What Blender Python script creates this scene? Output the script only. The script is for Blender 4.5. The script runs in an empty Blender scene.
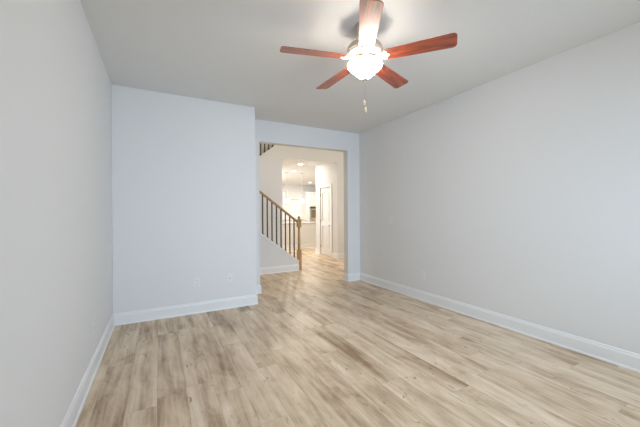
import bpy, bmesh, math, random
from mathutils import Vector, Matrix
random.seed(7)
PI = math.pi
S = bpy.context.scene
COL = S.collection

# ------------------------------------------------------------------ camera, world, big lights, exposure
CAM_YAW, CAM_ROLL, CAM_F = 0.4902, 0.0068, 300.95
cam_data = bpy.data.cameras.new('camera')
cam = bpy.data.objects.new('camera', cam_data)
COL.objects.link(cam)
cam_data.sensor_fit = 'HORIZONTAL'
cam_data.sensor_width = 36.0
cam_data.lens = CAM_F / 640.0 * 36.0
cam_data.shift_y = -0.77 / 640.0
cam_data.clip_start = 0.02
fwd = Vector((math.sin(CAM_YAW), math.cos(CAM_YAW), 0))
cam.matrix_world = (Matrix.Translation((0, 0, 1.265)) @ Matrix.Rotation(-CAM_YAW, 4, 'Z')
                    @ Matrix.Rotation(PI / 2, 4, 'X') @ Matrix.Rotation(-CAM_ROLL, 4, 'Z'))
S.camera = cam

world = bpy.data.worlds.new('daylight')
S.world = world
world.use_nodes = True
bg = world.node_tree.nodes['Background']
bg.inputs[0].default_value = (1.0, 1.0, 0.91, 1)
bg.inputs[1].default_value = 1.1

def area_light(name, loc, rot, sx, sy, power, color, shape='RECTANGLE', parent=None, spread=180):
    d = bpy.data.lights.new(name, 'AREA')
    d.shape = shape
    d.size = sx
    if shape in ('RECTANGLE', 'ELLIPSE'):
        d.size_y = sy
    d.energy = power
    d.spread = math.radians(spread)
    d.color = color
    o = bpy.data.objects.new(name, d)
    o.location = loc
    o.rotation_euler = rot
    COL.objects.link(o)
    if parent:
        o.parent = parent
    return o

DAY = (0.58, 0.78, 1.0)
# daylight falling through the two windows in the wall behind the camera
area_light('window_daylight', (1.15, -0.95, 1.55), (PI / 2 - 0.22, 0, 0), 1.3, 1.8, 40, DAY, spread=112)
area_light('window_daylight', (2.45, -0.95, 1.55), (PI / 2 - 0.22, 0, 0), 1.3, 1.8, 40, DAY, spread=112)
# fill light added for the foyer, outside an invented window to its right
area_light('entry_fill', (5.85, 5.45, 1.9), (0, PI / 2, 0), 2.8, 0.9, 44, (1.0, 0.92, 0.80))
# added fill for the far room; the left-wall window it passes is invented
area_light('far_room_fill', (2.35, 11.6, 1.5), (0, -PI / 2, 0), 1.9, 3.4, 125, (1.0, 0.98, 0.95))

S.view_settings.view_transform = 'Standard'
S.view_settings.look = 'None'
S.view_settings.gamma = 1.0
S.view_settings.use_curve_mapping = False
S.view_settings.exposure = 0.03

# ------------------------------------------------------------------ materials
def mat(name, color, rough=0.5, metal=0.0, spec=0.5, coat=0.0, bump=0.0, bump_scale=200.0, var=0.0):
    m = bpy.data.materials.new(name)
    m.use_nodes = True
    nt = m.node_tree
    b = nt.nodes['Principled BSDF']
    b.inputs['Base Color'].default_value = (*color, 1)
    b.inputs['Roughness'].default_value = rough
    b.inputs['Metallic'].default_value = metal
    b.inputs['Specular IOR Level'].default_value = spec
    b.inputs['Coat Weight'].default_value = coat
    if bump or var:
        tc = nt.nodes.new('ShaderNodeTexCoord')
        nz = nt.nodes.new('ShaderNodeTexNoise')
        nz.inputs['Scale'].default_value = bump_scale
        nz.inputs['Detail'].default_value = 3
        nt.links.new(tc.outputs['Object'], nz.inputs['Vector'])
        if bump:
            bp = nt.nodes.new('ShaderNodeBump')
            bp.inputs['Strength'].default_value = bump
            bp.inputs['Distance'].default_value = 0.002
            nt.links.new(nz.outputs['Fac'], bp.inputs['Height'])
            nt.links.new(bp.outputs['Normal'], b.inputs['Normal'])
        if var:
            mx = nt.nodes.new('ShaderNodeMix')
            mx.data_type = 'RGBA'
            mx.inputs[6].default_value = (*[c * (1 - var) for c in color], 1)
            mx.inputs[7].default_value = (*[min(1, c * (1 + var)) for c in color], 1)
            nt.links.new(nz.outputs['Fac'], mx.inputs[0])
            nt.links.new(mx.outputs[2], b.inputs['Base Color'])
    return m

def emit(name, color, strength):
    m = bpy.data.materials.new(name)
    m.use_nodes = True
    b = m.node_tree.nodes['Principled BSDF']
    b.inputs['Base Color'].default_value = (0.9, 0.9, 0.88, 1)
    b.inputs['Roughness'].default_value = 0.3
    b.inputs['Emission Color'].default_value = (*color, 1)
    b.inputs['Emission Strength'].default_value = strength
    return m

def glass_pane(name, tint=(1, 1, 1), gloss=0.07):
    m = bpy.data.materials.new(name)
    m.use_nodes = True
    nt = m.node_tree
    nt.nodes.clear()
    out = nt.nodes.new('ShaderNodeOutputMaterial')
    mx = nt.nodes.new('ShaderNodeMixShader')
    tr = nt.nodes.new('ShaderNodeBsdfTransparent')
    gl = nt.nodes.new('ShaderNodeBsdfGlossy')
    tr.inputs[0].default_value = (*tint, 1)
    gl.inputs['Roughness'].default_value = 0.03
    mx.inputs[0].default_value = gloss
    nt.links.new(tr.outputs[0], mx.inputs[1])
    nt.links.new(gl.outputs[0], mx.inputs[2])
    nt.links.new(mx.outputs[0], out.inputs[0])
    return m

def math_node(nt, op, a, b=None):
    n = nt.nodes.new('ShaderNodeMath')
    n.operation = op
    for i, v in enumerate((a, b)):
        if v is None:
            continue
        if isinstance(v, (int, float)):
            n.inputs[i].default_value = v
        else:
            nt.links.new(v, n.inputs[i])
    return n.outputs[0]

def floor_material():
    m = bpy.data.materials.new('oak_vinyl_planks')
    m.use_nodes = True
    nt = m.node_tree
    L = nt.links
    bsdf = nt.nodes['Principled BSDF']
    tc = nt.nodes.new('ShaderNodeTexCoord')
    sep = nt.nodes.new('ShaderNodeSeparateXYZ')
    L.new(tc.outputs['Object'], sep.inputs[0])
    W, LEN = 0.182, 1.22
    xs = math_node(nt, 'DIVIDE', math_node(nt, 'ADD', sep.outputs[0], 0.02), W)
    col = math_node(nt, 'FLOOR', xs)
    fx = math_node(nt, 'FRACT', xs)
    wn = nt.nodes.new('ShaderNodeTexWhiteNoise')
    wn.noise_dimensions = '1D'
    L.new(col, wn.inputs['W'])
    ys = math_node(nt, 'ADD', math_node(nt, 'DIVIDE', sep.outputs[1], LEN), math_node(nt, 'MULTIPLY', wn.outputs['Value'], 7.0))
    row = math_node(nt, 'FLOOR', ys)
    fy = math_node(nt, 'FRACT', ys)
    cmb = nt.nodes.new('ShaderNodeCombineXYZ')
    L.new(col, cmb.inputs[0]); L.new(row, cmb.inputs[1])
    pn = nt.nodes.new('ShaderNodeTexWhiteNoise')
    pn.noise_dimensions = '2D'
    L.new(cmb.outputs[0], pn.inputs['Vector'])
    rnd = pn.outputs['Value']
    # grain coordinates, shifted per plank
    def grain(sx, sy, detail, shift, rough=0.6, dist=0.0):
        c = nt.nodes.new('ShaderNodeCombineXYZ')
        L.new(math_node(nt, 'ADD', math_node(nt, 'MULTIPLY', sep.outputs[0], sx), math_node(nt, 'MULTIPLY', rnd, shift)), c.inputs[0])
        L.new(math_node(nt, 'ADD', math_node(nt, 'MULTIPLY', sep.outputs[1], sy), math_node(nt, 'MULTIPLY', rnd, shift * 1.7)), c.inputs[1])
        n = nt.nodes.new('ShaderNodeTexNoise')
        n.inputs['Scale'].default_value = 1.0
        n.inputs['Detail'].default_value = detail
        n.inputs['Roughness'].default_value = rough
        n.inputs['Distortion'].default_value = dist
        L.new(c.outputs[0], n.inputs['Vector'])
        return n.outputs['Fac']
    fine = grain(70, 2.4, 5, 31, 0.68, 0.3)
    broad = grain(10, 0.8, 3, 53, 0.55, 0.8)
    patch = grain(5, 2.2, 4, 91, 0.6, 0.6)
    knot = grain(17, 6.5, 4, 77, 0.62, 1.6)
    check = grain(38, 2.6, 4, 19, 0.6, 1.0)
    # plank tone
    ramp = nt.nodes.new('ShaderNodeValToRGB')
    e = ramp.color_ramp.elements
    e[0].position = 0.0; e[0].color = (0.31, 0.18, 0.088, 1)
    e[1].position = 1.0; e[1].color = (0.86, 0.725, 0.56, 1)
    k = e.new(0.5); k.color = (0.665, 0.51, 0.345, 1)
    tone = math_node(nt, 'ADD', math_node(nt, 'MULTIPLY', rnd, 0.26),
                     math_node(nt, 'ADD', math_node(nt, 'MULTIPLY', broad, 1.35), math_node(nt, 'MULTIPLY', fine, 0.65)))
    tone = math_node(nt, 'ADD', tone, math_node(nt, 'MULTIPLY', patch, 1.4))
    tone = math_node(nt, 'SUBTRACT', tone, 1.32)
    L.new(tone, ramp.inputs[0])
    # dark knots and checks
    def dark(prev, fac, lo, hi, amount):
        kr = nt.nodes.new('ShaderNodeMapRange')
        kr.inputs['From Min'].default_value = lo
        kr.inputs['From Max'].default_value = hi
        L.new(fac, kr.inputs['Value'])
        mk = nt.nodes.new('ShaderNodeMix')
        mk.data_type = 'RGBA'
        mk.inputs[7].default_value = (0.165, 0.105, 0.06, 1)
        L.new(math_node(nt, 'MULTIPLY', kr.outputs[0], amount), mk.inputs[0])
        L.new(prev, mk.inputs[6])
        return mk
    mk = dark(ramp.outputs[0], knot, 0.635, 0.71, 0.85)
    mk = dark(mk.outputs[2], check, 0.65, 0.73, 0.6)
    # seams
    dx = math_node(nt, 'MULTIPLY', math_node(nt, 'MINIMUM', fx, math_node(nt, 'SUBTRACT', 1.0, fx)), W)
    dy = math_node(nt, 'MULTIPLY', math_node(nt, 'MINIMUM', fy, math_node(nt, 'SUBTRACT', 1.0, fy)), LEN)
    seam = math_node(nt, 'LESS_THAN', math_node(nt, 'MINIMUM', dx, math_node(nt, 'ADD', dy, 0.0007)), 0.0016)
    ms = nt.nodes.new('ShaderNodeMix')
    ms.data_type = 'RGBA'
    ms.inputs[7].default_value = (0.22, 0.165, 0.12, 1)
    L.new(math_node(nt, 'MULTIPLY', seam, 0.4), ms.inputs[0])
    L.new(mk.outputs[2], ms.inputs[6])
    L.new(ms.outputs[2], bsdf.inputs['Base Color'])
    bsdf.inputs['Roughness'].default_value = 0.40
    bsdf.inputs['Specular IOR Level'].default_value = 0.7
    bp = nt.nodes.new('ShaderNodeBump')
    bp.inputs['Strength'].default_value = 0.06
    bp.inputs['Distance'].default_value = 0.002
    L.new(fine, bp.inputs['Height'])
    L.new(bp.outputs['Normal'], bsdf.inputs['Normal'])
    return m

def wood(name, c0, c1, along='X', rough=0.3, coat=0.0, sx=2.5, sy=45.0, spec=0.5):
    m = bpy.data.materials.new(name)
    m.use_nodes = True
    nt = m.node_tree
    b = nt.nodes['Principled BSDF']
    tc = nt.nodes.new('ShaderNodeTexCoord')
    mp = nt.nodes.new('ShaderNodeMapping')
    sc = {'X': (sx, sy, sy), 'Y': (sy, sx, sy), 'Z': (sy, sy, sx)}[along]
    mp.inputs['Scale'].default_value = sc
    nz = nt.nodes.new('ShaderNodeTexNoise')
    nz.inputs['Scale'].default_value = 1.0
    nz.inputs['Detail'].default_value = 5
    nz.inputs['Distortion'].default_value = 0.8
    rp = nt.nodes.new('ShaderNodeValToRGB')
    rp.color_ramp.elements[0].position = 0.32
    rp.color_ramp.elements[0].color = (*c0, 1)
    rp.color_ramp.elements[1].position = 0.62
    rp.color_ramp.elements[1].color = (*c1, 1)
    nt.links.new(tc.outputs['Object'], mp.inputs[0])
    nt.links.new(mp.outputs[0], nz.inputs['Vector'])
    nt.links.new(nz.outputs['Fac'], rp.inputs[0])
    nt.links.new(rp.outputs[0], b.inputs['Base Color'])
    b.inputs['Roughness'].default_value = rough
    b.inputs['Coat Weight'].default_value = coat
    b.inputs['Coat Roughness'].default_value = 0.46
    b.inputs['Coat IOR'].default_value = 1.75
    b.inputs['Specular IOR Level'].default_value = spec
    return m

M = {
    'wall': mat('painted_wall', (0.825, 0.825, 0.825), 0.75, spec=0.25, bump=0.05, bump_scale=160),
    'ceiling': mat('ceiling_paint', (0.82, 0.815, 0.80), 0.9, spec=0.1, bump=0.06, bump_scale=120),
    'trim': mat('trim_paint', (0.89, 0.895, 0.90), 0.38, bump=0.01, bump_scale=60),
    'door': mat('door_paint', (0.85, 0.845, 0.835), 0.4, bump=0.02, bump_scale=90),
    'floor': floor_material(),
    'oak': wood('oak_stain', (0.40, 0.235, 0.09), (0.58, 0.36, 0.15), 'X', 0.35),
    'oak_post': wood('oak_stain_post', (0.40, 0.235, 0.09), (0.58, 0.36, 0.15), 'Z', 0.35),
    'blade': wood('cherry_blade', (0.09, 0.013, 0.003), (0.44, 0.066, 0.013), 'X', 0.44, coat=0.8, sx=5, sy=38),
    'iron': mat('black_iron', (0.02, 0.017, 0.015), 0.45, metal=0.0, var=0.2, bump_scale=40),
    'fan_metal': mat('satin_fan_metal', (0.60, 0.53, 0.45), 0.38, metal=0.5, bump=0.02, bump_scale=60),
    'fan_white': mat('fan_enamel', (0.72, 0.69, 0.64), 0.28, spec=0.5, bump=0.01, bump_scale=30),
    'nickel': mat('brushed_nickel', (0.55, 0.53, 0.50), 0.3, metal=1.0, bump=0.05, bump_scale=300),
    'plastic': mat('white_plastic', (0.86, 0.86, 0.86), 0.35, bump=0.01, bump_scale=80),
    'slot': mat('dark_slot', (0.05, 0.05, 0.05), 0.6, var=0.2),
    'shadow_gap': mat('grey_vent_shade', (0.35, 0.35, 0.34), 0.6, var=0.1),  # grey standing in for the shade behind the vent louvres
    'bowl': emit('lit_opal_glass', (1.0, 0.90, 0.78), 54.0),
    'can': emit('lit_diffuser', (1.0, 0.90, 0.74), 22.0),
    'pendant': emit('lit_pendant_glass', (1.0, 0.93, 0.80), 3.0),
    'cabinet': mat('cabinet_paint', (0.80, 0.79, 0.76), 0.4, bump=0.01, bump_scale=50),
    'stone': mat('pale_quartz', (0.62, 0.60, 0.57), 0.25, var=0.12, bump_scale=14),
    'island': mat('island_paint', (0.84, 0.82, 0.78), 0.6, bump=0.02, bump_scale=60),
    'steel': mat('stainless_steel', (0.70, 0.69, 0.66), 0.32, metal=1.0, bump=0.04, bump_scale=200),
    'oven_glass': mat('dark_oven_glass', (0.03, 0.025, 0.02), 0.08, var=0.3, bump_scale=5),
    'oven_window': mat('bronze_oven_window', (0.20, 0.15, 0.08), 0.3, var=0.2, bump_scale=6),
    'tile': mat('pale_backsplash', (0.76, 0.77, 0.72), 0.3, var=0.03, bump_scale=20),
    'pane': glass_pane('window_glass'),
    'pulls': mat('pale_wood_pull', (0.72, 0.60, 0.42), 0.4, var=0.15, bump_scale=60),
}

# ------------------------------------------------------------------ mesh helpers
def box(bm, x0, x1, y0, y1, z0, z1):
    vs = [bm.verts.new((x, y, z)) for x in (x0, x1) for y in (y0, y1) for z in (z0, z1)]
    for f in ((0, 1, 3, 2), (4, 6, 7, 5), (0, 4, 5, 1), (2, 3, 7, 6), (0, 2, 6, 4), (1, 5, 7, 3)):
        bm.faces.new([vs[i] for i in f])

def prism(bm, pts, fn, d0, d1):
    """extrude the 2-D outline pts from d0 to d1; fn(u, v, d) -> xyz"""
    a = [bm.verts.new(fn(u, v, d0)) for u, v in pts]
    b = [bm.verts.new(fn(u, v, d1)) for u, v in pts]
    n = len(pts)
    bm.faces.new(a)
    bm.faces.new(b[::-1])
    for i in range(n):
        bm.faces.new((a[i], b[i], b[(i + 1) % n], a[(i + 1) % n]))

def lathe(bm, prof, seg=32, c=(0, 0, 0), closed=True):
    rings = []
    for r, z in prof:
        if r < 1e-5:
            rings.append([bm.verts.new((c[0], c[1], c[2] + z))])
        else:
            rings.append([bm.verts.new((c[0] + r * math.cos(2 * PI * i / seg), c[1] + r * math.sin(2 * PI * i / seg), c[2] + z)) for i in range(seg)])
    for a, b in zip(rings, rings[1:]):
        for i in range(seg):
            j = (i + 1) % seg
            if len(a) == 1 and len(b) == 1:
                continue
            if len(a) == 1:
                bm.faces.new((a[0], b[i], b[j]))
            elif len(b) == 1:
                bm.faces.new((a[i], b[0], a[j]))
            else:
                bm.faces.new((a[i], b[i], b[j], a[j]))
    if closed:
        for r in (rings[0], rings[-1]):
            if len(r) > 1:
                bm.faces.new(r)

def tube(bm, pts, r, seg=8):
    pts = [Vector(p) for p in pts]
    rings = []
    for i, p in enumerate(pts):
        t = (pts[min(i + 1, len(pts) - 1)] - pts[max(i - 1, 0)]).normalized()
        up = Vector((0, 0, 1)) if abs(t.z) < 0.9 else Vector((1, 0, 0))
        a = t.cross(up).normalized()
        b = t.cross(a)
        rr = r[i] if isinstance(r, (list, tuple)) else r
        rings.append([bm.verts.new(p + (a * math.cos(2 * PI * k / seg) + b * math.sin(2 * PI * k / seg)) * rr) for k in range(seg)])
    for a, b in zip(rings, rings[1:]):
        for k in range(seg):
            bm.faces.new((a[k], a[(k + 1) % seg], b[(k + 1) % seg], b[k]))
    bm.faces.new(rings[0])
    bm.faces.new(rings[-1])

def obj(name, bm, m, parent=None, smooth=False, bevel=0.0, seg=2):
    bmesh.ops.recalc_face_normals(bm, faces=bm.faces)
    me = bpy.data.meshes.new(name)
    bm.to_mesh(me)
    bm.free()
    me.materials.append(M[m] if isinstance(m, str) else m)
    o = bpy.data.objects.new(name, me)
    COL.objects.link(o)
    if parent:
        o.parent = parent
    if smooth:
        for p in me.polygons:
            p.use_smooth = True
        try:
            me.set_sharp_from_angle(angle=math.radians(38))
        except Exception:
            pass
    if bevel:
        md = o.modifiers.new('bevel', 'BEVEL')
        md.width = bevel
        md.segments = seg
        md.limit_method = 'ANGLE'
    return o

def boxes(*bs):
    bm = bmesh.new()
    for b in bs:
        box(bm, *b)
    return bm

def struct(name, bm, m, parent=None, bevel=0.0):
    o = obj(name, bm, m, parent, bevel=bevel)
    if parent is None:
        o['kind'] = 'structure'
    return o

def tag(o, label, cat, group=None):
    o['label'] = label
    o['category'] = cat
    if group:
        o['group'] = group
    return o

def thing(name, label, cat, loc=(0, 0, 0), rz=0.0, group=None):
    o = bpy.data.objects.new(name, None)
    COL.objects.link(o)
    o.location = loc
    o.rotation_euler = (0, 0, rz)
    o.empty_display_size = 0.1
    return tag(o, label, cat, group)

def dup(root, loc, rz, label):
    r = root.copy()
    COL.objects.link(r)
    r.location = loc
    r.rotation_euler = (0, 0, rz)
    r['label'] = label
    for ch in list(root.children):
        c = ch.copy()
        COL.objects.link(c)
        c.parent = r
        for g in ch.children:
            d = g.copy()
            COL.objects.link(d)
            d.parent = c
    return r

BASE_PROF = [(0, 0), (0.024, 0), (0.0235, 0.006), (0.021, 0.012), (0.0145, 0.018), (0.0145, 0.104), (0.0125, 0.112), (0.008, 0.118), (0.0085, 0.126), (0.004, 0.134), (0, 0.136)]

def base_run(bm, p0, p1, n, m0=0, m1=0):
    """baseboard with shoe moulding from p0 to p1, standing out from the wall along n; m = 1 mitres an outer corner, -1 an inner one"""
    p0, p1 = Vector(p0), Vector(p1)
    d = (p1 - p0)
    ln = d.length
    d.normalize()
    n = Vector(n)
    def at(u, v, t):
        t = -m0 * u if t == 0 else ln + m1 * u
        return (p0.x + d.x * t + n.x * u, p0.y + d.y * t + n.y * u, v)
    prism(bm, BASE_PROF, at, 0, ln)

def baseboard(name, *runs):
    bm = bmesh.new()
    for r in runs:
        base_run(bm, *r)
    return struct(name, bm, 'trim')

# ------------------------------------------------------------------ the setting
XL, XR, YF, YO, YB, H = -0.474, 3.32, 4.122, 4.636, -0.72, 2.74
XS, OL, OR_, OT, YO2 = 1.185, 1.395, 3.053, 2.40, 4.772
KY, KY2, WY, WY2 = 6.06, 6.18, 7.10, 7.22        # stair knee wall, wall behind the stair
FX0, FX1, HZ = -0.474, 5.62, 5.40                # foyer
FARX1, FARY = 9.0, 14.8                          # far kitchen
HX = 4.33                                        # closet wall by the hall

struct('floor', boxes((-0.6, 9.1, -0.85, 14.95, -0.08, 0.0)), 'floor')
struct('wall_left', boxes((XL - 0.12, XL, YB - 0.12, 8.3, 0, HZ)), 'wall')
struct('wall_right', boxes((XR, XR + 0.12, YB - 0.12, YO, 0, H + 0.2)), 'wall')
struct('wall_far', boxes((XL, XS, YF, YO, 0, H)), 'wall', bevel=0.004)
bm = boxes((XL, OL, YO, YO2, 0, HZ), (OR_, FX1 + 0.12, YO, YO2, 0, HZ), (OL, OR_, YO, YO2, OT, HZ))
struct('wall_opening', bm, 'wall')
struct('ceiling', boxes((XL, XR, YB - 0.12, YO, H, H + 0.2)), 'ceiling')

# wall behind the camera with two windows
WN = [(0.62, 1.68), (1.92, 2.98)]
WZ0, WZ1 = 0.68, 2.22
bm = boxes((XL, XR, YB - 0.12, YB, 0, WZ0), (XL, XR, YB - 0.12, YB, WZ1, H))
xs = [XL] + [v for w in WN for v in w] + [XR]
for a, b in zip(xs[0::2], xs[1::2]):
    box(bm, a, b, YB - 0.12, YB, WZ0, WZ1)
struct('wall_rear', bm, 'wall')

def window(name, x0, x1, z0, z1, y, face, mull=True, turn=None):
    """sash window in a wall; face = +1 when the room lies on the +y side"""
    yi = y + face * 0.012
    w = 0.07
    a, b = sorted((y - face * 0.02, yi))
    bm = boxes((x0 - w, x0, a, b, z0 - w, z1 + w), (x1, x1 + w, a, b, z0 - w, z1 + w),
               (x0, x1, a, b, z1, z1 + w), (x0, x1, a, b, z0 - w, z0))
    o = struct(name, bm, 'trim')
    c0, c1 = sorted((y - face * 0.075, y - face * 0.045))
    f = 0.045
    bm = boxes((x0, x0 + f, c0, c1, z0, z1), (x1 - f, x1, c0, c1, z0, z1), (x0 + f, x1 - f, c0, c1, z0, z0 + f), (x0 + f, x1 - f, c0, c1, z1 - f, z1))
    if mull:
        zm = (z0 + z1) / 2
        box(bm, x0 + f, x1 - f, c0, c1, zm - 0.02, zm + 0.02)
    obj('sash', bm, 'trim', o)
    ym = (c0 + c1) / 2
    obj('pane', boxes((x0 + f * 0.6, x1 - f * 0.6, ym - 0.002, ym + 0.002, z0 + f * 0.6, z1 - f * 0.6)), 'pane', o)
    if turn:                # (x, y, angle) for a window in a wall along y
        o.location = (turn[0], turn[1], 0)
        o.rotation_euler = (0, 0, turn[2])
    return o

window('window_1', *WN[0], WZ0, WZ1, YB, 1)
window('window_2', *WN[1], WZ0, WZ1, YB, 1)

baseboard('baseboard_left', ((XL, YB), (XL, YF), (1, 0), -1, -1))
baseboard('baseboard_far', ((XL, YF), (XS, YF), (0, -1), -1, 1), ((XS, YF), (XS, YO), (1, 0), 1, -1),
          ((XS, YO), (OL, YO), (0, -1), -1, 1), ((OL, YO), (OL, YO2), (1, 0), 1, 1))
baseboard('baseboard_right', ((XR, YB), (XR, YO), (-1, 0), -1, -1), ((OR_, YO), (XR, YO), (0, -1), 1, -1),
          ((OR_, YO), (OR_, YO2), (-1, 0), 1, 1))
baseboard('baseboard_rear', ((XL, YB), (XR, YB), (0, 1), -1, -1))

# foyer and stair hall
EN = (5.02, 5.88, 0.55, 3.2)
struct('wall_foyer', boxes((FX1, FX1 + 0.12, YO2, EN[0], 0, HZ), (FX1, FX1 + 0.12, EN[1], WY2, 0, HZ), (FX1, FX1 + 0.12, EN[0], EN[1], 0, EN[2]), (FX1, FX1 + 0.12, EN[0], EN[1], EN[3], HZ)), 'wall')
baseboard('baseboard_foyer', ((FX1, YO2), (FX1, WY), (-1, 0), -1, -1), ((OR_, YO2), (FX1, YO2), (0, 1), 1, -1), ((HX, WY), (FX1, WY), (0, -1), 1, -1))
struct('ceiling_foyer', boxes((XL, FX1, YO2, 8.3, HZ, HZ + 0.15)), 'ceiling')

SL = 0.757
def knee_top(x):            # cap of the lower knee wall
    return 0.214 + SL * (2.702 - x)
def up_top(x):              # cap of the upper knee wall, behind
    return 2.662 + SL * (x - 2.169)
KX1, KX0 = 2.70, 0.95
prof = [(KX0, 0), (KX1, 0), (KX1, knee_top(KX1) - 0.025), (KX0, knee_top(KX0) - 0.025)]
bm = bmesh.new(); prism(bm, prof, lambda u, v, d: (u, d, v), KY, KY2)
struct('wall_stair', bm, 'wall')
bm = bmesh.new()
prism(bm, [(KX0, knee_top(KX0) - 0.025), (KX1, knee_top(KX1) - 0.025), (KX1, knee_top(KX1)), (KX0, knee_top(KX0))], lambda u, v, d: (u, d, v), KY - 0.012, KY2 + 0.012)
prism(bm, [(KX0, knee_top(KX0) - 0.05), (KX1, knee_top(KX1) - 0.05), (KX1, knee_top(KX1) - 0.025), (KX0, knee_top(KX0) - 0.025)], lambda u, v, d: (u, d, v), KY - 0.006, KY)
struct('trim_stair', bm, 'trim')
baseboard('baseboard_stair', ((KX0, KY), (KX1, KY), (0, -1)), ((XL, KY), (KX0, KY), (0, -1)))
struct('wall_landing', boxes((XL, KX0, KY, KY2, 0, 1.62)), 'wall')

# wall behind the lower flight; its top is the sloping knee wall of the upper flight
UX0, UX1 = 0.95, 2.719
prof = [(UX0, 0), (UX1, 0), (UX1, 2.645), (HX, 2.645), (HX, 3.05), (UX1, 3.05), (UX1 - 0.03, up_top(UX1 - 0.03) - 0.03), (UX0, up_top(UX0) - 0.03)]
bm = bmesh.new(); prism(bm, prof, lambda u, v, d: (u, d, v), WY, WY2)
struct('wall_hall', bm, 'wall')
bm = bmesh.new()
prism(bm, [(UX0, up_top(UX0) - 0.03), (UX1 - 0.03, up_top(UX1 - 0.03) - 0.03), (UX1 - 0.03, up_top(UX1 - 0.03)), (UX0, up_top(UX0))], lambda u, v, d: (u, d, v), WY - 0.012, WY2 + 0.012)
struct('trim_upper_stair', bm, 'trim')
struct('wall_stairwell', boxes((XL, FX1, 8.2, 8.3, 2.95 + 0.1, HZ), (XL, 2.58, 8.2, 8.3, 0, 3.05)), 'wall')
struct('wall_upper', boxes((FX1, FX1 + 0.12, WY2, 8.3, 3.05, HZ)), 'wall')
# flights of steps
bm = bmesh.new()
for k in range(7):
    x1 = 2.68 - 0.25 * k
    box(bm, KX0, x1, KY2 + 0.012, WY, 0.185 * k, 0.185 * (k + 1))
box(bm, XL, KX0, KY2, 8.2, 1.11, 1.295)
for k in range(8):
    x0 = 0.95 + 0.235 * k
    box(bm, x0, min(x0 + 0.25, 2.575) if k < 7 else x0 + 0.25, WY2 + 0.012, 8.2, 1.08 + 0.185 * k if k < 7 else 2.76, 1.295 + 0.185 * (k + 1))
st_o = struct('stairs', bm, 'trim')
bm = bmesh.new()
for k in range(7):
    x1 = 2.68 - 0.25 * k
    box(bm, x1 - 0.27, x1 + 0.02, KY2 + 0.012, WY - 0.002, 0.185 * (k + 1), 0.185 * (k + 1) + 0.02)
for k in range(7):
    x0 = 0.95 + 0.235 * k
    box(bm, x0 - 0.02, min(x0 + 0.25, 2.575), WY2 + 0.014, 8.195, 1.295 + 0.185 * (k + 1), 1.315 + 0.185 * (k + 1))
obj('treads', bm, 'floor', st_o)
# hall, closet block and far kitchen
struct('ceiling_hall', boxes((2.58, FARX1, WY2, 8.3, H, 3.05), (2.46, FARX1, 8.3, FARY, H, H + 0.15)), 'ceiling')
LW = (10.0, 13.2, 0.6, 2.4)
struct('wall_kitchen_left', boxes((2.46, 2.58, WY2, LW[0], 0, H), (2.46, 2.58, LW[1], FARY, 0, H), (2.46, 2.58, LW[0], LW[1], 0, LW[2]), (2.46, 2.58, LW[0], LW[1], LW[3], H)), 'wall')
DY0, DY1, DZ = 7.46, 8.10, 2.015
bm = boxes((HX, FX1 + 0.12, WY, DY0, 0, H), (HX, FX1 + 0.12, DY1, 8.385, 0, H), (HX, FX1 + 0.12, DY0, DY1, DZ, H), (HX + 0.1, FX1 + 0.12, DY0, DY1, 0, DZ))
box(bm, HX, FX1 + 0.12, WY, WY2, H, 3.05)
struct('wall_closet', bm, 'wall')
struct('wall_kitchen_front', boxes((FX1 + 0.12, FARX1, 8.265, 8.385, 0, H)), 'wall')
struct('wall_kitchen_right', boxes((FARX1, FARX1 + 0.12, 8.265, FARY, 0, H)), 'wall')
KW = [(5.68, 5.90, 1.70, 2.44), (6.17, 6.74, 1.08, 2.0)]
bm = boxes((2.46, KW[0][0], FARY, FARY + 0.12, 0, H), (KW[0][1], KW[1][0], FARY, FARY + 0.12, 0, H), (KW[1][1], FARX1 + 0.12, FARY, FARY + 0.12, 0, H))
for x0, x1, z0, z1 in KW:
    box(bm, x0, x1, FARY, FARY + 0.12, 0, z0)
    box(bm, x0, x1, FARY, FARY + 0.12, z1, H)
struct('wall_kitchen_far', bm, 'wall')
for i, (x0, x1, z0, z1) in enumerate(KW):
    window('window_%d' % (i + 3), x0, x1, z0, z1, FARY, -1, mull=False)
baseboard('baseboard_hall', ((HX, WY), (HX, DY0 - 0.085), (-1, 0), 1, 0), ((HX, DY1 + 0.085), (HX, 8.385), (-1, 0), 0, 1),
          ((HX, 8.385), (FARX1, 8.385), (0, 1), 1, 0), ((2.58, WY2), (2.58, FARY - 0.62), (1, 0)), ((UX1, WY), (UX1, WY2), (1, 0)))

window('window_5', -0.43, 0.43, EN[2], EN[3], 0, 1, turn=(FX1, (EN[0] + EN[1]) / 2, PI / 2))  # unseen window, added to go with the foyer fill light
window('window_6', -1.6, 1.6, LW[2], LW[3], 0, 1, turn=(2.58, (LW[0] + LW[1]) / 2, -PI / 2))  # unseen window, put in to let the far-room fill through

# hall closet door with two panels, the upper one arched
dr = bpy.data.objects.new('door_1', None)
COL.objects.link(dr)
dr.location = (HX, 0, 0)
dr['kind'] = 'structure'
def rev(u, v, d):
    return (d, u, v)
y0, y1 = DY0 + 0.004, DY1 - 0.004
st, cy = 0.10, (DY0 + DY1) / 2
bm = boxes((0.034, 0.06, y0, y1, 0.012, DZ - 0.004))
for a in ((y0, y0 + st), (y1 - st, y1)):
    box(bm, 0.015, 0.034, a[0], a[1], 0.012, DZ - 0.004)
for z in ((0.012, 0.22), (0.86, 1.01)):
    box(bm, 0.015, 0.034, y0 + st, y1 - st, z[0], z[1])
arch = []
for k in range(13):
    t = k / 12
    u = y0 + st + (y1 - y0 - 2 * st) * t
    arch.append((u, 1.85 + 0.035 * math.sin(PI * t)))
prism(bm, [(y1 - st, DZ - 0.004), (y0 + st, DZ - 0.004)] + arch, rev, 0.015, 0.034)
g = 0.045
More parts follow.
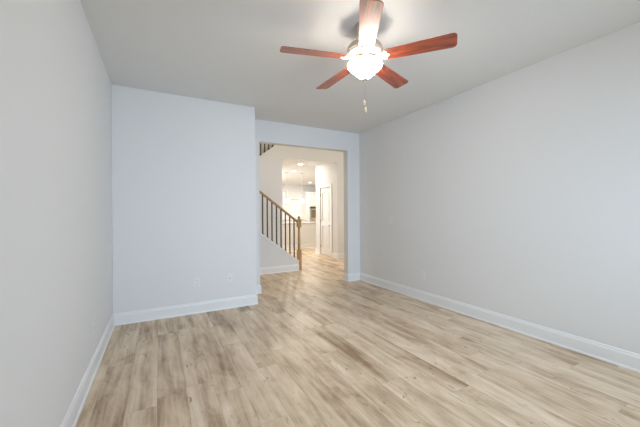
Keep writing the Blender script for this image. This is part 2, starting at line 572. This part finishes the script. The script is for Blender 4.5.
box(bm, 0.021, 0.034, y0 + st + g, y1 - st - g, 0.22 + g, 0.86 - g)
inner = [(y0 + st + g + (y1 - y0 - 2 * st - 2 * g) * k / 12, 1.85 - g + 0.035 * math.sin(PI * k / 12)) for k in range(13)]
prism(bm, [(y1 - st - g, 1.01 + g), (y0 + st + g, 1.01 + g)] + inner, rev, 0.021, 0.034)
obj('door_leaf', bm, 'door', dr)
cw = 0.085
bm = boxes((-0.016, 0.0, DY0 - cw, DY0, 0, DZ + cw), (-0.016, 0.0, DY1, DY1 + cw, 0, DZ + cw), (-0.016, 0.0, DY0, DY1, DZ, DZ + cw),
           (-0.021, -0.016, DY0 - cw, DY0 - cw + 0.022, 0, DZ + cw), (-0.021, -0.016, DY1 + cw - 0.022, DY1 + cw, 0, DZ + cw), (-0.021, -0.016, DY0 - cw + 0.022, DY1 + cw - 0.022, DZ + cw - 0.022, DZ + cw))
obj('door_casing', bm, 'trim', dr)
bm = bmesh.new()
lathe(bm, [(0.0, -0.062), (0.02, -0.060), (0.028, -0.048), (0.024, -0.032), (0.011, -0.024), (0.011, -0.006), (0.032, -0.005), (0.032, 0.0)], 20)
bmesh.ops.rotate(bm, verts=bm.verts, matrix=Matrix.Rotation(PI / 2, 3, 'Y'))
bmesh.ops.translate(bm, verts=bm.verts, vec=(0.0152, y0 + 0.06, 0.895))
obj('door_knob', bm, 'nickel', dr, smooth=True)
for z in (0.25, 1.02, 1.80):
    bm = bmesh.new()
    tube(bm, [(0.006, DY1 - 0.001, z - 0.05), (0.006, DY1 - 0.001, z + 0.05)], 0.007, 10)
    box(bm, 0.010, 0.0155, DY1 - 0.03, DY1 - 0.004, z - 0.045, z + 0.045)
    obj('hinge', bm, 'nickel', dr)

# ------------------------------------------------------------------ stair railings
def baluster_bm(z0, z1, shoe=True):
    bm = bmesh.new()
    w = 0.011
    box(bm, -w, w, -w, w, z0, z1)
    box(bm, -0.019, 0.019, -0.019, 0.019, z0, z0 + 0.034)
    return bm

def rail_prism(bm, x0, z0, x1, z1, y):
    sec = [(-0.018, -0.055), (0.018, -0.055), (0.022, -0.034), (0.031, -0.028), (0.032, -0.012), (0.022, -0.001), (-0.022, -0.001), (-0.032, -0.012), (-0.031, -0.028), (-0.022, -0.034)]
    a = [bm.verts.new((x0, y + u, z0 + v)) for u, v in sec]
    b = [bm.verts.new((x1, y + u, z1 + v)) for u, v in sec]
    n = len(sec)
    bm.faces.new(a); bm.faces.new(b[::-1])
    for i in range(n):
        bm.faces.new((a[i], b[i], b[(i + 1) % n], a[(i + 1) % n]))

def newel_bm(zb, z1, z2, z3, ztop):
    bm = bmesh.new()
    w = 0.040
    box(bm, -w, w, -w, w, zb, z1)
    h = z2 - z1
    lathe(bm, [(0.034, z1), (0.037, z1 + 0.012), (0.025, z1 + 0.028), (0.031, z1 + 0.05), (0.033, z1 + 0.25 * h), (0.027, z1 + 0.6 * h), (0.022, z2 - 0.055), (0.031, z2 - 0.04), (0.024, z2 - 0.025), (0.036, z2 - 0.01), (0.034, z2)], 20)
    box(bm, -w, w, -w, w, z2, z3)
    box(bm, -w - 0.008, w + 0.008, -w - 0.008, w + 0.008, z3, z3 + 0.014)
    return bm

ry = (KY + KY2) / 2
rail = thing('stair_railing', 'oak handrail on black iron balusters rising left from the oak newel post', 'stair railing', (2.735, ry, 0))
def rail_top(x):
    return 1.115 + SL * (2.67 - x)
nb = obj('newel_post', newel_bm(0.0, 0.44, 0.95, 1.105, 1.29), 'oak_post', rail)
bm = bmesh.new()
lathe(bm, [(0.040, 1.119), (0.026, 1.126), (0.020, 1.131), (0.029, 1.144), (0.034, 1.162), (0.029, 1.180), (0.016, 1.191), (0.0, 1.194)], 20)
obj('ball_finial', bm, 'oak_post', nb, smooth=True)
bm = bmesh.new()
rail_prism(bm, 2.70 - 2.735, rail_top(2.70), 0.95 - 2.735, rail_top(0.95), 0)
obj('handrail', bm, 'oak', rail)
for k in range(17):
    x = 2.615 - 0.1015 * k
    o = obj('baluster', baluster_bm(knee_top(x) - 0.012, rail_top(x) - 0.045), 'iron', rail)
    o.location.x = x - 2.735

ry2 = (WY + WY2) / 2
rail2 = thing('stair_railing', 'upper railing of dark iron balusters glimpsed just under the top left of the doorway', 'stair railing', (2.74, ry2, 0))
bm = newel_bm(3.055, 3.35, 3.75, 4.02, 4.1)
nb = obj('newel_post', bm, 'oak_post', rail2)
bm = bmesh.new()
rail_prism(bm, 2.70 - 2.74, up_top(2.70) + 0.88, 0.95 - 2.74, up_top(0.95) + 0.88, 0)
obj('handrail', bm, 'oak', rail2)
for k in range(17):
    x = 2.695 - 0.1008 * k
    o = obj('baluster', baluster_bm(up_top(x) - 0.012, up_top(x) + 0.835), 'iron', rail2)
    o.location.x = x - 2.74

# ------------------------------------------------------------------ ceiling fan
FC = (1.438, 1.926)
ZB = 2.477
fan = thing('ceiling_fan', 'five-blade ceiling fan with cherry wood blades and a lit white glass bowl', 'ceiling fan', (FC[0], FC[1], H))
def fz(z):
    return z - H
bm = bmesh.new()
lathe(bm, [(0.072, 0.0), (0.074, -0.012), (0.066, -0.038), (0.040, -0.062), (0.022, -0.068)], 36)
obj('canopy', bm, 'fan_metal', fan, smooth=True)
bm = bmesh.new()
lathe(bm, [(0.013, -0.06), (0.013, fz(2.585))], 20)
obj('downrod', bm, 'fan_white', fan, smooth=True)
bm = bmesh.new()
lathe(bm, [(0.022, fz(2.612)), (0.030, fz(2.602)), (0.034, fz(2.596)), (0.085, fz(2.588)), (0.122, fz(2.578)), (0.136, fz(2.562)), (0.138, fz(2.535)),
           (0.142, fz(2.532)), (0.142, fz(2.522)), (0.138, fz(2.519)), (0.135, fz(2.507)), (0.112, fz(2.494)), (0.075, fz(2.488)), (0.06, fz(2.486))], 48)
obj('motor_housing', bm, 'fan_metal', fan, smooth=True)
bm = bmesh.new()
lathe(bm, [(0.058, fz(2.487)), (0.062, fz(2.478)), (0.062, fz(2.452)), (0.055, fz(2.446)), (0.075, fz(2.452)), (0.108, fz(2.451)), (0.111, fz(2.449)), (0.111, fz(2.443)), (0.0, fz(2.441))], 36)
obj('switch_housing', bm, 'fan_white', fan, smooth=True)
# lit glass bowl, open above
bm = bmesh.new()
outer = [(0.113, 2.443), (0.127, 2.439), (0.136, 2.431), (0.137, 2.422), (0.128, 2.408), (0.104, 2.386), (0.076, 2.360), (0.048, 2.336), (0.024, 2.319), (0.010, 2.311), (0.0, 2.309)]
lathe(bm, [(r, fz(z)) for r, z in outer], 48, closed=False)
lathe(bm, [(r - 0.004 if r > 0.01 else r, fz(z + 0.004)) for r, z in outer], 48, closed=False)
bowl = obj('light_bowl', bm, 'bowl', fan, smooth=True)
bm = bmesh.new()
lathe(bm, [(0.0, fz(2.324)), (0.022, fz(2.322)), (0.024, fz(2.313)), (0.014, fz(2.304)), (0.006, fz(2.299)), (0.008, fz(2.293)), (0.004, fz(2.287)), (0.0, fz(2.285))], 20)
obj('finial', bm, 'nickel', fan, smooth=True)

def blade_bm():
    bm = bmesh.new()
    r0, r1 = 0.158, 0.665
    pts = []
    w0, w1 = 0.056, 0.071
    # scalloped root
    for k in range(9):
        t = k / 8
        pts.append((r0 - 0.012 * math.sin(PI * t) + 0.006 * math.cos(4 * PI * t), -w0 + 2 * w0 * t))
    c = 0.03
    for k in range(6):
        a = PI / 2 - PI / 2 * k / 5
        pts.append((r1 - c + c * math.cos(a), w1 - c + c * math.sin(a)))
    for k in range(6):
        a = -PI / 2 * k / 5
        pts.append((r1 - c + c * math.cos(a), -w1 + c + c * math.sin(a)))
    prism(bm, pts, lambda u, v, d: (u, v, d), -0.003, 0.003)
    return bm

def iron_bm():
    bm = bmesh.new()
    prism(bm, [(0.07, -0.016), (0.11, -0.012), (0.132, -0.016), (0.148, -0.036), (0.166, -0.044), (0.180, -0.036), (0.174, -0.018), (0.192, -0.012), (0.200, 0.0),
               (0.192, 0.012), (0.174, 0.018), (0.180, 0.036), (0.166, 0.044), (0.148, 0.036), (0.132, 0.016), (0.11, 0.012), (0.07, 0.016)],
          lambda u, v, d: (u, v, d), -0.0085, -0.0032)
    for u, v in ((0.167, -0.034), (0.167, 0.034), (0.188, 0.0)):
        lathe(bm, [(0.0, -0.0125), (0.005, -0.0115), (0.006, -0.0085)], 10, (u, v, 0))
    return bm
blade_mesh = iron_mesh = None
for k in range(5):
    ang = math.radians(21.0 + 72 * k)
    rot = Matrix.Rotation(ang, 4, 'Z') @ Matrix.Rotation(math.radians(-12), 4, 'X')
    if blade_mesh is None:
        b = obj('blade', blade_bm(), 'blade', fan, bevel=0.0015)
        blade_mesh = b
        i = obj('blade_iron', iron_bm(), 'fan_white', b)
        iron_mesh = i
    else:
        b = blade_mesh.copy(); COL.objects.link(b); b.parent = fan
        i = iron_mesh.copy(); COL.objects.link(i); i.parent = b
    b.matrix_local = Matrix.Translation((0, 0, fz(ZB))) @ rot
for dx, dy, zc in ((-0.033, -0.033, 2.117), (-0.028, -0.047, 2.06)):
    bm = bmesh.new()
    tube(bm, [(dx, dy, fz(2.44)), (dx * 0.9, dy * 0.9, fz(zc))], 0.0005, 5)
    ch = obj('pull_chain', bm, 'nickel', fan)
    bm = bmesh.new()
    lathe(bm, [(0.0, 0.022), (0.004, 0.02), (0.0075, 0.004), (0.009, -0.010), (0.006, -0.022), (0.0, -0.024)], 14, (dx * 0.9, dy * 0.9, fz(zc)))
    obj('pull', bm, 'pulls', ch, smooth=True)

# ------------------------------------------------------------------ wall plates; modelled facing -y, back on y = 0
def plate_bm(w, h):
    bm = boxes((-w / 2, w / 2, -0.0055, 0.0, -h / 2, h / 2))
    bmesh.ops.bevel(bm, geom=[e for e in bm.edges], offset=0.0018, segments=2, affect='EDGES')
    return bm
def make_outlet(label, loc, rz):
    t = thing('electrical_outlet', label, 'outlet', loc, rz, 'white wall outlets')
    obj('cover_plate', plate_bm(0.074, 0.118), 'plastic', t)
    for z in (-0.024, 0.024):
        bm = bmesh.new()
        prism(bm, [(0.0165 * math.cos(a) if abs(math.cos(a)) < 0.9 else 0.0155 * math.copysign(1, math.cos(a)), z + 0.0155 * math.sin(a)) for a in [2 * PI * k / 20 for k in range(20)]], lambda u, v, d: (u, d, v), -0.0068, -0.005)
        s = obj('socket', bm, 'plastic', t)
        obj('slots', boxes((-0.0075, -0.0055, -0.0072, -0.0066, z - 0.004, z + 0.006), (0.0055, 0.0075, -0.0072, -0.0066, z - 0.003, z + 0.005), (-0.0025, 0.0025, -0.0072, -0.0066, z - 0.011, z - 0.007)), 'slot', s)
    return t
o1 = make_outlet('white outlet low on the far wall, the one nearer its left corner', (0.417, YF, 0.392), 0)
dup(o1, (XL, 2.985, 0.382), PI / 2, 'white outlet low on the bare left wall above its baseboard')
dup(o1, (XR, 3.106, 0.366), -PI / 2, 'white outlet low on the long right wall, nearer than the light switch')
t = thing('wall_plate', 'small white wall plate low on the far wall near the doorway', 'wall plate', (0.828, YF, 0.402), 0)
obj('cover_plate', plate_bm(0.072, 0.116), 'plastic', t)
bm = bmesh.new()
lathe(bm, [(0.009, 0.0), (0.009, 0.006), (0.006, 0.006), (0.006, 0.014), (0.0, 0.014)], 12)
bmesh.ops.rotate(bm, verts=bm.verts, matrix=Matrix.Rotation(PI / 2, 3, 'X'))
bmesh.ops.translate(bm, verts=bm.verts, vec=(0.0, -0.005, 0.0))
obj('cable_jack', bm, 'nickel', t)
t = thing('light_switch', 'white light switch plate at chest height on the right wall near the doorway', 'light switch', (XR, 3.773, 1.14), -PI / 2)
obj('cover_plate', plate_bm(0.074, 0.118), 'plastic', t)
bm = bmesh.new()
prism(bm, [(-0.0055, -0.033), (-0.0072, -0.033), (-0.0085, 0.0), (-0.0125, 0.033), (-0.0055, 0.033)], lambda u, v, d: (d, u, v), -0.0165, 0.0165)
obj('rocker', bm, 'plastic', t)

# ------------------------------------------------------------------ hall and kitchen
def make_can(label, loc, power):
    t = thing('recessed_light', label, 'ceiling light', loc, 0, 'recessed ceiling lights')
    bm = bmesh.new()
    lathe(bm, [(0.075, 0.0), (0.095, 0.0), (0.094, -0.006), (0.078, -0.008), (0.075, -0.004), (0.075, 0.0)], 32, closed=False)
    obj('trim_ring', bm, 'trim', t, smooth=True)
    bm = bmesh.new()
    lathe(bm, [(0.0765, -0.002), (0.07, -0.0045), (0.0, -0.006)], 32)
    obj('diffuser', bm, 'can', t, smooth=True)
    area_light('downlight', (0, 0, -0.012), (0, 0, 0), 0.14, 0.14, power, (1.0, 0.91, 0.78), 'DISK', t)
    return t
make_can('nearest lit recessed ceiling light, just past the doorway', (3.78, 8.32, H), 18)
make_can('middle lit recessed ceiling light, left of the nearest one', (4.19, 9.77, H), 28)
make_can('farthest lit recessed ceiling light, above the wall ovens', (6.48, 13.15, H), 40)
bm = bmesh.new()
lathe(bm, [(0.065, 0.0), (0.065, -0.018), (0.055, -0.034), (0.0, -0.036)], 28)
o = obj('smoke_detector', bm, 'plastic', None, smooth=True); o.location = (5.045, 10.96, H)
tag(o, 'small round smoke detector on the hall ceiling between the recessed lights', 'smoke detector')
t = thing('ceiling_vent', 'small white ceiling vent on the far hall ceiling, left of the smoke detector', 'air vent', (5.05, 12.5, H), 0)
obj('frame', boxes((-0.17, 0.17, -0.1, -0.08, -0.008, 0), (-0.17, 0.17, 0.08, 0.1, -0.008, 0), (-0.17, -0.15, -0.08, 0.08, -0.008, 0), (0.15, 0.17, -0.08, 0.08, -0.008, 0)), 'trim', t)
obj('backing', boxes((-0.15, 0.15, -0.08, 0.08, -0.002, 0)), 'shadow_gap', t)
bm = bmesh.new()
for k in range(7):
    yy = -0.07 + 0.0233 * k
    box(bm, -0.15, 0.15, yy - 0.004, yy + 0.004, -0.008, -0.002)
obj('louvres', bm, 'trim', t)

# island
ix0, ix1, iy0, iy1 = 3.55, 5.75, 9.80, 10.75
t = thing('kitchen_island', 'beige kitchen island with pale stone top and white baseboard, seen past the newel post', 'kitchen island', ((ix0 + ix1) / 2, (iy0 + iy1) / 2, 0))
cx, cy2 = (ix0 + ix1) / 2, (iy0 + iy1) / 2
bm = boxes((ix0 - cx, ix1 - cx, iy0 - cy2, iy1 - cy2, 0, 0.87))
obj('body', bm, 'island', t)
obj('countertop', boxes((ix0 - cx - 0.03, ix1 - cx + 0.03, iy0 - cy2 - 0.03, iy1 - cy2 + 0.03, 0.87, 0.905)), 'stone', t, bevel=0.004)
bm = bmesh.new()
base_run(bm, (ix0 - cx, iy0 - cy2), (ix1 - cx, iy0 - cy2), (0, -1), 1, 1)
base_run(bm, (ix0 - cx, iy0 - cy2), (ix0 - cx, iy1 - cy2), (-1, 0), 1, 0)
base_run(bm, (ix1 - cx, iy0 - cy2), (ix1 - cx, iy1 - cy2), (1, 0), 1, 0)
obj('baseboard_trim', bm, 'trim', t)
t = thing('faucet', 'chrome gooseneck faucet on the island countertop beside the newel post top', 'faucet', (4.60, 10.30, 0.905))
bm = bmesh.new()
lathe(bm, [(0.028, 0), (0.028, 0.008), (0.018, 0.014), (0.016, 0.06), (0.012, 0.07)], 16)
obj('base', bm, 'steel', t)
bm = bmesh.new()
tube(bm, [(0, 0, 0.05), (0, 0, 0.26)] + [(0, -0.1 + 0.1 * math.cos(a), 0.26 + 0.1 * math.sin(a)) for a in [PI * k / 10 for k in range(1, 11)]] + [(0, -0.2, 0.2)], 0.012, 10)
obj('spout', bm, 'steel', t, smooth=True)
bm = bmesh.new()
tube(bm, [(0.015, 0, 0.045), (0.05, 0, 0.05), (0.085, 0, 0.075)], 0.006, 8)
obj('lever', bm, 'steel', t)

# pendants over the island
def make_pendant(label, loc):
    t = thing('pendant_lamp', label, 'pendant lamp', loc, 0, 'pendants over the island')
    bm = bmesh.new(); lathe(bm, [(0.06, 0.0), (0.06, -0.018), (0.0, -0.024)], 24)
    obj('canopy', bm, 'nickel', t, smooth=True)
    bm = bmesh.new(); tube(bm, [(0, 0, -0.02), (0, 0, -0.93)], 0.005, 8)
    obj('rod', bm, 'nickel', t)
    bm = bmesh.new(); lathe(bm, [(0.02, -0.91), (0.024, -0.94), (0.03, -0.95), (0.0, -0.95)], 20)
    obj('socket_cap', bm, 'nickel', t, smooth=True)
    bm = bmesh.new(); lathe(bm, [(0.03, -0.945), (0.06, -0.965), (0.085, -1.01), (0.092, -1.06), (0.080, -1.105), (0.05, -1.125), (0.0, -1.13)], 28)
    obj('glass_shade', bm, 'pendant', t, smooth=True)
    return t
p = make_pendant('lit glass pendant over the island, the one nearer the wall ovens', (4.68, 10.2, H))
dup(p, (4.08, 10.2, H), 0, 'lit glass pendant over the island, beside the wall edge above the stair handrail')

# kitchen run along the far wall
def front_panel(bm, x0, x1, z0, z1, y):
    box(bm, x0 + 0.004, x1 - 0.004, y - 0.018, y, z0 + 0.004, z1 - 0.004)
    f = 0.055
    for b in ((x0 + 0.004, x0 + f, z0 + 0.004, z1 - 0.004), (x1 - f, x1 - 0.004, z0 + 0.004, z1 - 0.004), (x0 + f, x1 - f, z0 + 0.004, z0 + f), (x0 + f, x1 - f, z1 - f, z1 - 0.004)):
        box(bm, b[0], b[1], y - 0.024, y - 0.018, b[2], b[3])

yf = 14.20
def base_cabinet(label, x0, x1):
    t = thing('base_cabinet', label, 'cabinet', ((x0 + x1) / 2, yf, 0), 0, 'white base cabinets')
    w = (x1 - x0) / 2
    obj('body', boxes((-w, w, 0.0, 0.595, 0.09, 0.87), (-w, w, 0.06, 0.595, 0.0, 0.09)), 'cabinet', t)
    for a, b in ((-w, 0), (0, w)):
        bm = bmesh.new(); front_panel(bm, a, b, 0.10, 0.70, 0)
        d = obj('door', bm, 'cabinet', t)
        xx = b - 0.03 if b == 0 else a + 0.03
        obj('handle', boxes((xx - 0.005, xx + 0.005, -0.05, -0.042, 0.52, 0.64), (xx - 0.004, xx + 0.004, -0.042, -0.02, 0.53, 0.54), (xx - 0.004, xx + 0.004, -0.042, -0.02, 0.62, 0.63)), 'nickel', d)
    bm = bmesh.new(); front_panel(bm, -w, w, 0.71, 0.86, 0)
    obj('drawer', bm, 'cabinet', t)
base_cabinet('white base cabinet by the far kitchen wall, under the small square window', 5.92, 6.77)
base_cabinet('white base cabinet by the far kitchen wall, under the narrow tall window', 5.06, 5.91)
o = obj('kitchen_worktop', boxes((5.05, 6.775, yf - 0.03, FARY, 0.87, 0.905)), 'stone', None)
tag(o, 'pale stone worktop on the far base cabinets, left of the oven cabinet', 'countertop')

tx0, tx1 = 6.78, 7.92
t = thing('oven_cabinet', 'tall white cabinet housing the wall ovens at the far end of the kitchen', 'cabinet', ((tx0 + tx1) / 2, yf, 0))
w = (tx1 - tx0) / 2
ow0, ow1, oz0, oz1 = -w + 0.19, -w + 0.95, 0.45, 1.60
obj('carcass', boxes((-w, ow0, 0, 0.595, 0, 2.3), (ow1, w, 0, 0.595, 0, 2.3), (ow0, ow1, 0, 0.595, 0, oz0), (ow0, ow1, 0, 0.595, oz1, 2.3), (ow0, ow1, 0.56, 0.595, oz0, oz1)), 'cabinet', t)
for a, b in ((ow0, (ow0 + ow1) / 2), ((ow0 + ow1) / 2, ow1)):
    bm = bmesh.new(); front_panel(bm, a, b, 1.64, 2.27, 0)
    d = obj('door', bm, 'cabinet', t)
bm = bmesh.new(); front_panel(bm, ow0, ow1, 0.12, 0.43, 0)
obj('drawer', bm, 'cabinet', t)
obj('cornice', boxes((-w - 0.03, w + 0.03, -0.04, 0.595, 2.3, 2.36)), 'cabinet', t)
t2 = thing('wall_oven', 'stainless double wall oven with dark control panel set in the tall white cabinet', 'oven', ((tx0 + tx1) / 2 + (ow0 + ow1) / 2, yf, oz0))
hw = (ow1 - ow0) / 2 - 0.003
hh = oz1 - oz0 - 0.003
obj('body', boxes((-hw, hw, 0.0, 0.55, 0.003, hh)), 'steel', t2)
obj('control_panel', boxes((-hw, hw, -0.02, 0.0, 1.04, 1.115)), 'oven_glass', t2)
for z0, z1 in ((0.48, 1.02), (0.01, 0.46)):
    d = obj('oven_door', boxes((-hw, hw, -0.025, 0.0, z0, z1)), 'steel', t2)
    obj('window', boxes((-hw + 0.07, hw - 0.07, -0.028, -0.025, z0 + 0.07, z1 - (0.06 if z0 > 0.2 else 0.13))), 'oven_window' if z0 > 0.2 else 'oven_glass', d)
    bm = bmesh.new()
    zh = z1 - 0.03
    tube(bm, [(-hw + 0.06, -0.07, zh), (hw - 0.06, -0.07, zh)], 0.011, 10)
    for sx in (-1, 1):
        tube(bm, [(sx * (hw - 0.1), -0.07, zh), (sx * (hw - 0.1), -0.024, zh)], 0.008, 8)
    obj('handle', bm, 'steel', d)

# lamps of the two-storey foyer and the far room, above the frame
def flush_lamp(name, label, loc, power, color):
    t = thing(name, label, 'ceiling light', loc)
    bm = bmesh.new(); lathe(bm, [(0.17, 0.0), (0.17, -0.02), (0.15, -0.03), (0.0, -0.03)], 32)
    obj('base', bm, 'nickel', t, smooth=True)
    bm = bmesh.new(); lathe(bm, [(0.16, -0.028), (0.15, -0.06), (0.10, -0.09), (0.0, -0.10)], 32)
    obj('glass_shade', bm, 'pendant', t, smooth=True)
    area_light('lamp_light', (0, 0, -0.12), (0, 0, 0), 0.3, 0.3, power, color, 'DISK', t)
flush_lamp('foyer_lamp', 'round flush lamp on the high foyer ceiling', (1.7, 5.4, HZ), 31, (1.0, 0.82, 0.60))
